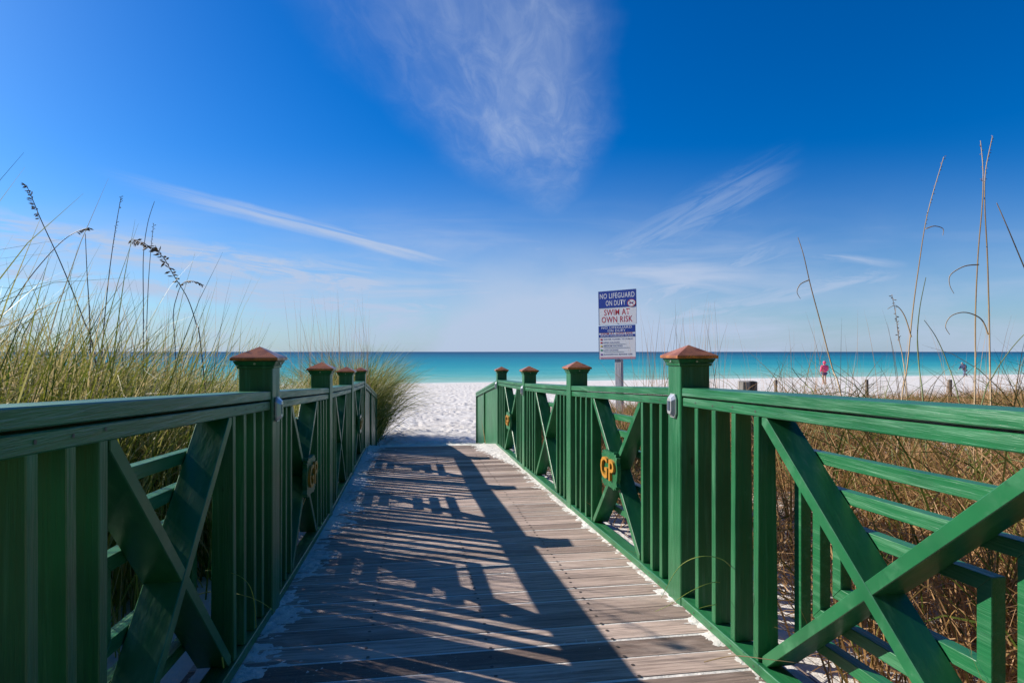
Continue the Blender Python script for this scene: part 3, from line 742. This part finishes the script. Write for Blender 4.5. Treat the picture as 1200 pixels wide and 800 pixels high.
def right_centres():
    c = []
    for _ in range(14000):
        y = rng.uniform(.2, 21)**1.0; x = rng.uniform(1.4, 22)
        if x > 1.1*y+4.2 or x < RX(min(y, 12))+.42: continue
        if y > 12 and x < 2.6+.25*(y-12): continue
        if rng.random() > 1.0/(1+.055*max(0, x+y-8)): continue
        if float(vnoise(np.array([x]), np.array([y]), .75, 91)[0]) < .36 and y < 14: continue
        if y > 17: continue
        near = x-RX(min(y, 12))
        sc = 1.0 if near > .9 else .6
        if y > 7: sc *= .80
        if y > 11: sc *= .8
        c.append((x, y, sc))
        if len(c) >= 1900: break
    return c
a = clear_of_fence(tussocks(right_centres(), 38, .16, (.5, 1.0), .66, lean=.95, kap=(.3, 2.3), wid=(.004, .009)), 1, .05)
b_ = [q for q in right_centres() if q[0] > 1.9 and q[1] < 7][:210]
b_ = clear_of_fence(tussocks(b_, 14, .14, (.9, 1.5), .22, lean=.5, kap=(.6, 2.3), wid=(.006, .011)), 1, .1)
a = [np.concatenate(q) for q in zip(a, b_)]
g = blades('beach_grass', *a, M_GR); tag(g, 'tangled brown dry grass on the dune right of the boardwalk', 'grass', kind='stuff')
# dead stalks lying across the sand behind the right fence
def litter():
    n = 9000; y = rng.uniform(.2, 9, n); x = rng.uniform(1.42, 5.5, n); root = np.stack([x, y, ground_np(x, y)+rng.uniform(.0, .10, n)], -1)
    return [root, rng.uniform(.1, .5, n), rng.uniform(0, 6.28, n), rng.uniform(1.1, 1.65, n), rng.uniform(-.5, .5, n), rng.uniform(.002, .005, n), np.clip(rng.normal(.75, .2, n), 0, 1)]
g = blades('dead_grass_litter', *litter(), M_GR, nseg=4); tag(g, 'matted dead grass lying on the sand behind the right fence', 'dead grass', kind='stuff')
# thin bare stems standing above the grass
def stems(px0, px1, z0, z1, n, top):
    root, L = [], []
    for _ in range(n):
        z = rng.uniform(z0, z1); p = unproj(rng.uniform(px0, px1), 412, z); g_ = gz(p.x, p.y); root.append((p.x, p.y, g_)); L.append((Z0-g_)+rng.uniform(*top)*z/F)
    n = len(L)
    return [np.array(root), np.array(L), rng.uniform(0, 6.28, n), np.abs(rng.normal(0, .07, n)), rng.uniform(0, .3, n), rng.uniform(.004, .0075, n), np.clip(rng.normal(.8, .15, n), 0, 1)]
parts_ = [stems(745, 850, 6, 11, 130, (-35, 70)), stems(345, 445, 8, 13, 110, (-15, 78)), stems(0, 250, 3.5, 7, 60, (0, 105)), stems(880, 1210, 4, 10, 75, (-30, 55))]
a = [np.concatenate(q) for q in zip(*parts_)]
g = blades('thin_grass_stems', *a, M_GR); tag(g, 'thin bare grass stems rising above the dunes on both sides', 'grass', kind='stuff')
# far tufts along the dune edge on the right
c = []
for _ in range(1000):
    z = rng.uniform(17, 30); px = rng.uniform(900, 1290); p = unproj(px, 412, z)
    if rng.random() < (px-880)/350 and z < 17+13*(px-880)/400: c.append((p.x, p.y, 1))
c = c[:170]
a = tussocks(c, 40, .22, (.3, .75), .75, lean=1.0, kap=(.2, 1.8), wid=(.006, .012))
g = blades('dune_edge_grass', *a, M_GR, nseg=4); tag(g, 'low brown grass far off along the dune edge at right', 'grass', kind='stuff')

# scrub and grass added unseen behind the lens to cut fill light on the fences
def scrub():  # added foliage wall, rising away from the camera to block low rear sky
    n = 90000; x = rng.uniform(-20, 20, n); y = rng.uniform(-15, -4.5, n); keep = (np.abs(x-.2) > 1.3) | (y < -8); x, y = x[keep], y[keep]; n = len(x)
    top = 1.6+np.clip(-4.5-y, 0, 7)*.95+.7*np.sin(x*1.1)*np.cos(y*.9)+.4*np.sin(x*3.1+y); z = ground_np(x, y)+top*rng.random(n)**.6
    return [np.stack([x, y, z], -1), rng.uniform(.15, .35, n), rng.uniform(0, 6.28, n), rng.uniform(.3, 1.5, n), rng.uniform(0, .8, n), rng.uniform(.09, .17, n), np.clip(rng.normal(.12, .12, n), 0, 1)]
g = blades('light_blocking_scrub', *scrub(), M_GL, nseg=2); tag(g, 'dense tall scrub added out of view behind the camera to block skylight from the rear', 'scrub', kind='stuff')
c = [(x_, y_, 1) for x_, y_ in zip(rng.uniform(-9, 9, 900), rng.uniform(-6, .6, 900)) if x_ < -1.1 or x_ > 1.7]  # added grass covering bright sand behind the camera, reduces bounced light
g = blades('beach_grass', *tussocks(c, 22, .16, (.5, 1.1), .5, lean=.7, wid=(.006, .010)), M_GL, nseg=4); tag(g, 'beach grass added out of view behind the camera to cut light bounced off the sand', 'grass', kind='stuff')

# the clump at the foot of the left fence
def clump():
    cx, cy = -1.30, 13.3; org = (cx, cy, gz(cx, cy)); cc = [(cx-.1+np.clip(rng.normal(0, .3), -.9, .36), cy+np.clip(rng.normal(0, .8), -1.2, 2.2), 1) for _ in range(85)]
    a = tussocks(cc, 70, .10, (1.0, 2.35), .34, lean=.6, kap=(.4, 2.1), wid=(.006, .011))
    g = blades('grass_clump', *a, M_GL, org=org); tag(g, 'big arching grass clump at the beach end of the left fence', 'grass clump')
clump()
# a few loose blades poking through the fences over the deck
def loose(name, pts, lab, r=.0025, mtl=None):
    m = MB(); P = [Vector(p) for p in pts]
    Q = []
    for i in range(len(P)-1):
        p0, p1, p2, p3 = P[max(i-1, 0)], P[i], P[i+1], P[min(i+2, len(P)-1)]
        for k in range(5):
            t = k/5; Q.append(.5*((2*p1)+(p2-p0)*t+(2*p0-5*p1+4*p2-p3)*t*t+(-p0+3*p1-3*p2+p3)*t**3))
    Q.append(P[-1]); m.tube(Q, r, r*.35, n=5)
    return Q, m
def blade_thing(pix, z, lab, r=.0025, mtl=None, group='arching grass blades reaching over the deck'):
    pts = [unproj(a_, b_, zz) for (a_, b_), zz in zip(pix, z if isinstance(z, (list, tuple)) else [z]*len(pix))]
    Q, m = loose('grass_strand', pts, lab, r); o = m.build('grass_strand', mtl or M_LEAF, None, org=pts[0]); tag(o, lab, 'grass', group)
M_FRESH = plain('fresh_blade', (.30, .38, .07), .55)
blade_thing([(862, 670), (846, 655), (820, 652), (795, 665), (775, 700)], [2.5, 2.3, 2.2, 2.25, 2.3], 'highest arching blade beside the near right post', .0022, M_FRESH, None)
blade_thing([(855, 684), (835, 682), (810, 692), (785, 708), (768, 716)], [2.5, 2.35, 2.25, 2.2, 2.25], 'middle arching blade beside the near right post', .0018, M_FRESH, None)
blade_thing([(852, 709), (838, 708), (820, 712)], [2.5, 2.4, 2.35], 'short bright blade low between the near right balusters', .0025, M_FRESH, None)
blade_thing([(202, 708), (240, 694), (270, 694), (300, 702), (322, 716)], [2.3, 2.2, 2.15, 2.1, 2.1], 'arching blade crossing the shaded balusters by the left near post', .0022, M_FRESH, None)
blade_thing([(262, 782), (256, 750), (243, 725), (225, 708), (195, 690)], [2.0, 2.0, 2.05, 2.1, 2.2], 'bright curved blade at the foot of the left crossed braces', .0028, M_FRESH, None)
blade_thing([(300, 735), (297, 700), (288, 680), (268, 670), (240, 668)], [2.1, 2.05, 2.05, 2.1, 2.2], 'thin blade drooping over the left bottom rail', .0018, M_FRESH, None)
blade_thing([(825, 775), (860, 768), (900, 772), (950, 778)], [2.02, 2.0, 1.96, 1.93], 'dry straw lying across the right bottom rail', .0022, M_STRAW, None)

# ---------------------------------------------------------------- tall stalks, each a plant of its own
def stalk(pix, z, label, mtl, r=.004, seeds=None, name='sea_oat_stalk', leaf=()):
    b0 = unproj(*pix[0], z); b1 = unproj(*pix[1], z); sl = (b0-b1)/max(.05, b1.z-b0.z); dn = b0.z-gz(b0.x, b0.y); b0 = b0+sl*dn*.55; b0.z = gz(b0.x, b0.y); g = b0.z; pts = [Vector((b0.x, b0.y, g-.03))]+[unproj(a_, b_, z+.12*math.sin(i)) for i, (a_, b_) in enumerate(pix)]
    root = thing(name, (b0.x, b0.y, g), label, 'plant', 'tall seed stalks above the dunes')
    Q, m = loose('stem', pts, '', r); m.build('stem', mtl, root)
    if seeds:
        n, frac, size, side = seeds; m = MB(); q0 = int(len(Q)*(1-frac)); idx = np.linspace(q0, len(Q)-1, n)
        for f in idx:
            i = min(int(f), len(Q)-2); p = Q[i].lerp(Q[i+1], f-i); d = (Q[i+1]-Q[i]).normalized()
            rightv = Vector((cs, -sn, 0)); off = rightv*random.uniform(-.3, 1)*side+Vector((random.uniform(-.4, .4), random.uniform(-.4, .4), -random.uniform(.1, .8)))+d*.6
            off.normalize(); a_ = p; e = p+off*size*random.uniform(.6, 1.1); mid = a_.lerp(e, .6)
            w = off.cross(Vector((random.random(), random.random(), .3))).normalized()*size*.14; w2 = off.cross(w).normalized()*size*.08
            vs = [m.b.verts.new(v) for v in (a_, mid+w, e, mid-w, mid+w2, mid-w2)]
            for t_ in ((0, 1, 4), (1, 2, 4), (2, 3, 4), (3, 0, 4), (1, 0, 5), (2, 1, 5), (3, 2, 5), (0, 3, 5)): m.b.faces.new([vs[k] for k in t_])
        m.build('seed_head', M_SEED, root)
    for lp in leaf:
        Q2, m = loose('leaf', [unproj(a_, b_, z) for a_, b_ in lp], '', r*.7); m.build('leaf', mtl if name != 'sea_oat_stalk' else M_DARKST, root)
stalk([(112, 425), (98, 375), (72, 310), (50, 262), (40, 238), (31, 217)], 3.3, 'leftmost leaning stalk with dark seed pods hanging near its tip', M_DARKST, .0042, (34, .32, .032, -.9))
stalk([(-18, 400), (8, 365), (35, 325), (65, 290), (85, 274), (103, 267)], 3.2, 'stalk arching right from the left picture edge with a dark tip', M_DARKST, .0038, (16, .14, .030, 1))
stalk([(119, 430), (122, 380), (128, 320), (135, 270), (142, 230)], 3.6, 'straight slender stalk left of the drooping seed head', M_DARKST, .0042, (30, .30, .018, .3))
stalk([(106, 430), (105, 370), (102, 320), (100, 274)], 3.4, 'short bare dark stem beside the leaning stalk', M_DARKST, .0045)
stalk([(236, 412), (230, 380), (220, 350), (205, 325), (190, 300), (172, 287), (155, 280)], 3.7, 'stalk bowing left under a heavy comb of seeds', M_DARKST, .004, (70, .50, .046, 1))
stalk([(206, 425), (203, 370), (208, 345), (214, 332), (224, 329), (236, 333)], 3.9, 'smaller stalk drooping right behind the comb of seeds', M_DARKST, .0035, (30, .32, .032, 1))
stalk([(168, 425), (168, 360), (168, 300), (173, 262), (181, 236)], 4.2, 'tall bare stem directly right of the straight slender stalk', M_DARKST, .0042)
stalk([(172, 425), (172, 380), (174, 330), (177, 290), (180, 262)], 4.0, 'thin stem with small pods low down, under the bowed comb', M_DARKST, .0036, (16, .22, .02, .4))
stalk([(987, 470), (975, 430), (962, 380), (950, 335), (942, 300), (935, 278)], 3.6, 'leaning straw coloured stalk left of the person in pink', M_STRAW, .0052, name='dry_stalk', leaf=[[(948, 328), (938, 333), (934, 342), (938, 350)]])
stalk([(1056, 475), (1063, 430), (1069, 370), (1077, 310), (1087, 250), (1106, 184)], 3.5, 'tall slender stalk curving right at its top', M_STRAW, .0052, (20, .22, .015, .4), name='dry_stalk', leaf=[[(1085, 268), (1095, 265), (1105, 268), (1105, 276)], [(1068, 395), (1060, 370), (1050, 358), (1040, 362)]])
stalk([(1142, 475), (1143, 430), (1143, 370), (1146, 300), (1151, 240), (1152, 200), (1149, 165)], 3.3, 'tall pink-brown stalk, left one of the crossing pair', M_STRAW, .0052, (24, .22, .016, .4), name='dry_stalk', leaf=[[(1147, 310), (1130, 312), (1114, 322), (1113, 334), (1118, 344)]])
stalk([(1161, 478), (1160, 430), (1159, 370), (1157, 300), (1154, 240), (1155, 200), (1163, 160)], 3.4, 'tall golden stalk, right one of the crossing pair', M_STRAW, .0058, (22, .20, .016, .4), name='dry_stalk', leaf=[[(1158, 392), (1150, 374), (1132, 366), (1115, 370), (1108, 382), (1113, 392)]])
stalk([(1262, 470), (1240, 415), (1218, 355), (1198, 308), (1180, 265), (1168, 238)], 3.2, 'stalk leaning in from the right picture edge', M_STRAW, .0055, name='dry_stalk')
stalk([(1063, 470), (1058, 420), (1053, 395), (1050, 370), (1045, 345)], 4.0, 'reddish seed spike between the two slender stalks', M_STRAW, .004, (42, .45, .022, .5), name='dry_stalk')
stalk([(958, 475), (946, 452), (936, 442), (928, 431)], 4.2, 'short green blade stalk rising by the rail below the leaning stalk', M_LEAF, .005, name='dry_stalk')
stalk([(1082, 475), (1077, 430), (1075, 395), (1078, 360), (1085, 325)], 3.9, 'broad green leaf blade right beside the tall slender stalk', M_LEAF, .0055, name='dry_stalk')
stalk([(1125, 475), (1110, 425), (1097, 395), (1083, 375)], 4.1, 'green blade leaning left below the crossing pair', M_LEAF, .005, name='dry_stalk')
stalk([(1150, 475), (1164, 440), (1180, 415), (1200, 392), (1220, 378)], 3.8, 'green blade leaning right from the foot of the crossing pair', M_LEAF, .005, name='dry_stalk')

# ---------------------------------------------------------------- people
def skin(name, pts, edges, mtl, parent, sub=2, smooth=True):
    me = bpy.data.meshes.new(name); me.from_pydata([p[:3] for p in pts], edges, []); o = bpy.data.objects.new(name, me); COL.objects.link(o)
    md = o.modifiers.new('s', 'SKIN'); md.use_smooth_shade = True
    for i, p in enumerate(pts):
        v = me.skin_vertices[0].data[i]; r = p[3]; v.radius = r if isinstance(r, tuple) else (r, r); v.use_root = (i == 0)
    ss = o.modifiers.new('u', 'SUBSURF'); ss.levels = ss.render_levels = sub
    dg = bpy.context.evaluated_depsgraph_get(); m2 = bpy.data.meshes.new_from_object(o.evaluated_get(dg)); bpy.data.objects.remove(o)
    m2.materials.clear(); 
    return link(name, m2, mtl, parent, smooth=smooth)
M_SKIN = plain('skin', (.50, .29, .20), .55, nz=.05); M_HOT = plain('pink_jacket', (.85, .07, .20), .8, nz=.1); M_SHORT = plain('purple_shorts', (.12, .04, .14), .8)
M_NAVYC = plain('navy_jacket', (.02, .035, .10), .8, nz=.2); M_JEAN = plain('grey_blue_trousers', (.12, .16, .26), .8); M_HAIR = plain('brown_hair', (.10, .055, .03), .7); M_GREYH = plain('grey_hair', (.30, .28, .27), .7)
def place(pts, org, yaw):
    c_, s_ = math.cos(yaw), math.sin(yaw); return [(org[0]+p[0]*c_-p[1]*s_, org[1]+p[0]*s_+p[1]*c_, org[2]+p[2], p[3]) for p in pts]
def head_bits(root, body, H, org, yaw, hood, hair):
    """ears, nose and eyes on the head (the figure faces +y before yaw)"""
    def sph(name, c, r, mtl, parent, sc=(1, 1, 1)):
        b = bmesh.new(); bmesh.ops.create_uvsphere(b, u_segments=14, v_segments=10, radius=r, matrix=Matrix.Translation((0, 0, 0)) @ Matrix.Diagonal((*sc, 1)))
        q = place([(c[0], c[1], c[2], 0)], org, yaw)[0]
        bmesh.ops.transform(b, matrix=Matrix.Translation(q[:3]) @ Matrix.Rotation(yaw, 4, 'Z'), verts=b.verts); me = bpy.data.meshes.new(name); b.to_mesh(me); b.free(); return link(name, me, mtl, parent, smooth=True)
    sph('hair', (H[0], H[1]-.018, H[2]+.022), .103, hair, root, (.9, 1.0, 1.08))
    if hood: sph('hood', (H[0], H[1]-.035, H[2]+.005), .118, hood, root, (.95, .95, 1.12))
    for s_ in (-1, 1):
        sph('eye', (H[0]+s_*.032, H[1]+.088, H[2]+.0), .011, M_WHITE, root); sph('ear', (H[0]+s_*.082, H[1], H[2]-.005), .028, M_SKIN, root, (.35, .7, 1.1))
    sph('nose', (H[0], H[1]+.1, H[2]-.03), .017, M_SKIN, root, (.7, 1, 1.2)); sph('mouth', (H[0], H[1]+.087, H[2]-.066), .02, M_HOT, root, (1.2, .4, .35))
def fingers(root, org, yaw, wrist, d):
    w = Vector(wrist)
    pal = [(*w, .026), (*(w+Vector((0, d*.02, -.08))), .032)]
    pts = list(pal); ed = [(0, 1)]
    return pts
def person_pink():
    z = 45.5; p = unproj(966, 412, z); g = gz(p.x, p.y); org = (p.x, p.y, g); yaw = -TH+R(12)
    root = thing('person', org, 'person in a bright pink hooded jacket and dark shorts standing bare legged on the beach', 'person')
    B = [(0, 0, .92, (.15, .11)), (0, -.01, 1.12, (.13, .10)), (0, -.02, 1.33, (.17, .105)), (0, -.01, 1.44, (.07, .065)), (0, .01, 1.50, .055), (0, .02, 1.60, (.085, .10)), (0, .02, 1.67, (.07, .08))]
    E = [(0, 1), (1, 2), (2, 3), (3, 4), (4, 5), (5, 6)]
    for s_ in (-1, 1):
        n = len(B); B += [(s_*.10, 0, .84, .09), (s_*.10, .02, .48, .058), (s_*.10, -.02, .26, .056), (s_*.10, -.02, .09, .036), (s_*.10, .0, .04, .042), (s_*.115, .13, .025, (.042, .025))]
        E += [(0, n)]+[(n+i, n+i+1) for i in range(5)]
        n = len(B); B += [(s_*.19, -.02, 1.37, .058), (s_*.25, -.01, 1.12, .043), (s_*.20, .14, .93, .032), (s_*.17, .19, .89, (.034, .018))]
        E += [(2, n)]+[(n+i, n+i+1) for i in range(3)]
        for k in range(4):
            m_ = len(B); B += [(s_*(.17-.02*k+.01), .20, .855, .009), (s_*(.17-.02*k), .225, .825, .007)]; E += [(n+3, m_), (m_, m_+1)]
        m_ = len(B); B += [(s_*.14, .19, .895, .011), (s_*.12, .22, .875, .009)]; E += [(n+3, m_), (m_, m_+1)]
    body = skin('body', place(B, org, yaw), E, M_SKIN, root)
    J = [(0, 0, .88, (.25, .20)), (0, -.01, 1.12, (.24, .19)), (0, -.02, 1.34, (.225, .17)), (0, -.02, 1.46, (.12, .11))]; EJ = [(0, 1), (1, 2), (2, 3)]
    for s_ in (-1, 1): n = len(J); J += [(s_*.22, -.02, 1.36, .10), (s_*.29, -.01, 1.12, .085), (s_*.23, .12, .955, .06)]; EJ += [(2, n), (n, n+1), (n+1, n+2)]
    skin('jacket', place(J, org, yaw), EJ, M_HOT, root)
    K = [(0, 0, .88, (.165, .13))]; EK = []
    for s_ in (-1, 1): n = len(K); K += [(s_*.10, 0, .80, .105), (s_*.105, 0, .66, .095)]; EK += [(0, n), (n, n+1)]
    skin('shorts', place(K, org, yaw), EK, M_SHORT, root); head_bits(root, body, (0, .02, 1.63), org, yaw, M_HOT, M_HAIR)
def person_blue():
    z = 67; p = unproj(1130, 412, z); g = gz(p.x, p.y); org = (p.x, p.y, g); yaw = R(90)-TH+R(15)     # walks left, bent forward
    root = thing('person', org, 'person in a dark blue jacket bending forward in mid stride at the water line', 'person')
    B = [(0, -.12, .86, (.15, .12)), (0, .04, 1.10, (.13, .11)), (0, .16, 1.30, (.17, .11)), (0, .22, 1.40, (.07, .065)), (0, .26, 1.45, .055), (0, .33, 1.54, (.085, .10)), (0, .35, 1.60, (.07, .08))]
    E = [(0, 1), (1, 2), (2, 3), (3, 4), (4, 5), (5, 6)]
    for s_, kn, an in ((-1, (.14, .48), (.20, .09)), (1, (-.16, .46), (-.55, .14))):
        n = len(B); B += [(s_*.10, -.12, .80, .09), (s_*.10, kn[0], kn[1], .06), (s_*.10, (kn[0]+an[0])/2-.02, (kn[1]+an[1])/2, .056), (s_*.10, an[0], an[1], .037), (s_*.10, an[0]+.01, an[1]-.05, .042), (s_*.10, an[0]+.14, an[1]-.06, (.042, .025))]
        E += [(0, n)]+[(n+i, n+i+1) for i in range(5)]
        n = len(B); B += [(s_*.19, .17, 1.32, .058), (s_*.24, .28, 1.06, .043), (s_*.19, .50, .92, .032), (s_*.18, .55, .88, (.034, .018))]
        E += [(2, n)]+[(n+i, n+i+1) for i in range(3)]
        for k in range(4): m_ = len(B); B += [(s_*(.19-.015*k), .58, .845, .009), (s_*(.19-.015*k), .60, .81, .007)]; E += [(n+3, m_), (m_, m_+1)]
        m_ = len(B); B += [(s_*.15, .57, .87, .011), (s_*.14, .60, .86, .009)]; E += [(n+3, m_), (m_, m_+1)]
    body = skin('body', place(B, org, yaw), E, M_SKIN, root)
    J = [(0, -.12, .90, (.24, .24)), (0, .03, 1.10, (.26, .27)), (0, .14, 1.30, (.25, .24)), (0, .22, 1.42, (.13, .13))]; EJ = [(0, 1), (1, 2), (2, 3)]
    for s_ in (-1, 1): n = len(J); J += [(s_*.21, .17, 1.32, .11), (s_*.27, .28, 1.06, .10), (s_*.21, .47, .94, .065)]; EJ += [(2, n), (n, n+1), (n+1, n+2)]
    skin('jacket', place(J, org, yaw), EJ, M_NAVYC, root)
    K = [(0, -.12, .84, (.165, .14))]; EK = []
    for s_, kn, an in ((-1, (.14, .48), (.20, .12)), (1, (-.16, .46), (-.53, .17))): n = len(K); K += [(s_*.10, -.12, .76, .11), (s_*.10, kn[0], kn[1], .085), (s_*.10, *an, .07)]; EK += [(0, n), (n, n+1), (n+1, n+2)]
    skin('trousers', place(K, org, yaw), EK, M_JEAN, root); head_bits(root, body, (0, .34, 1.56), org, yaw, None, M_GREYH)
person_pink(); person_blue()
S.cycles.use_denoising = True
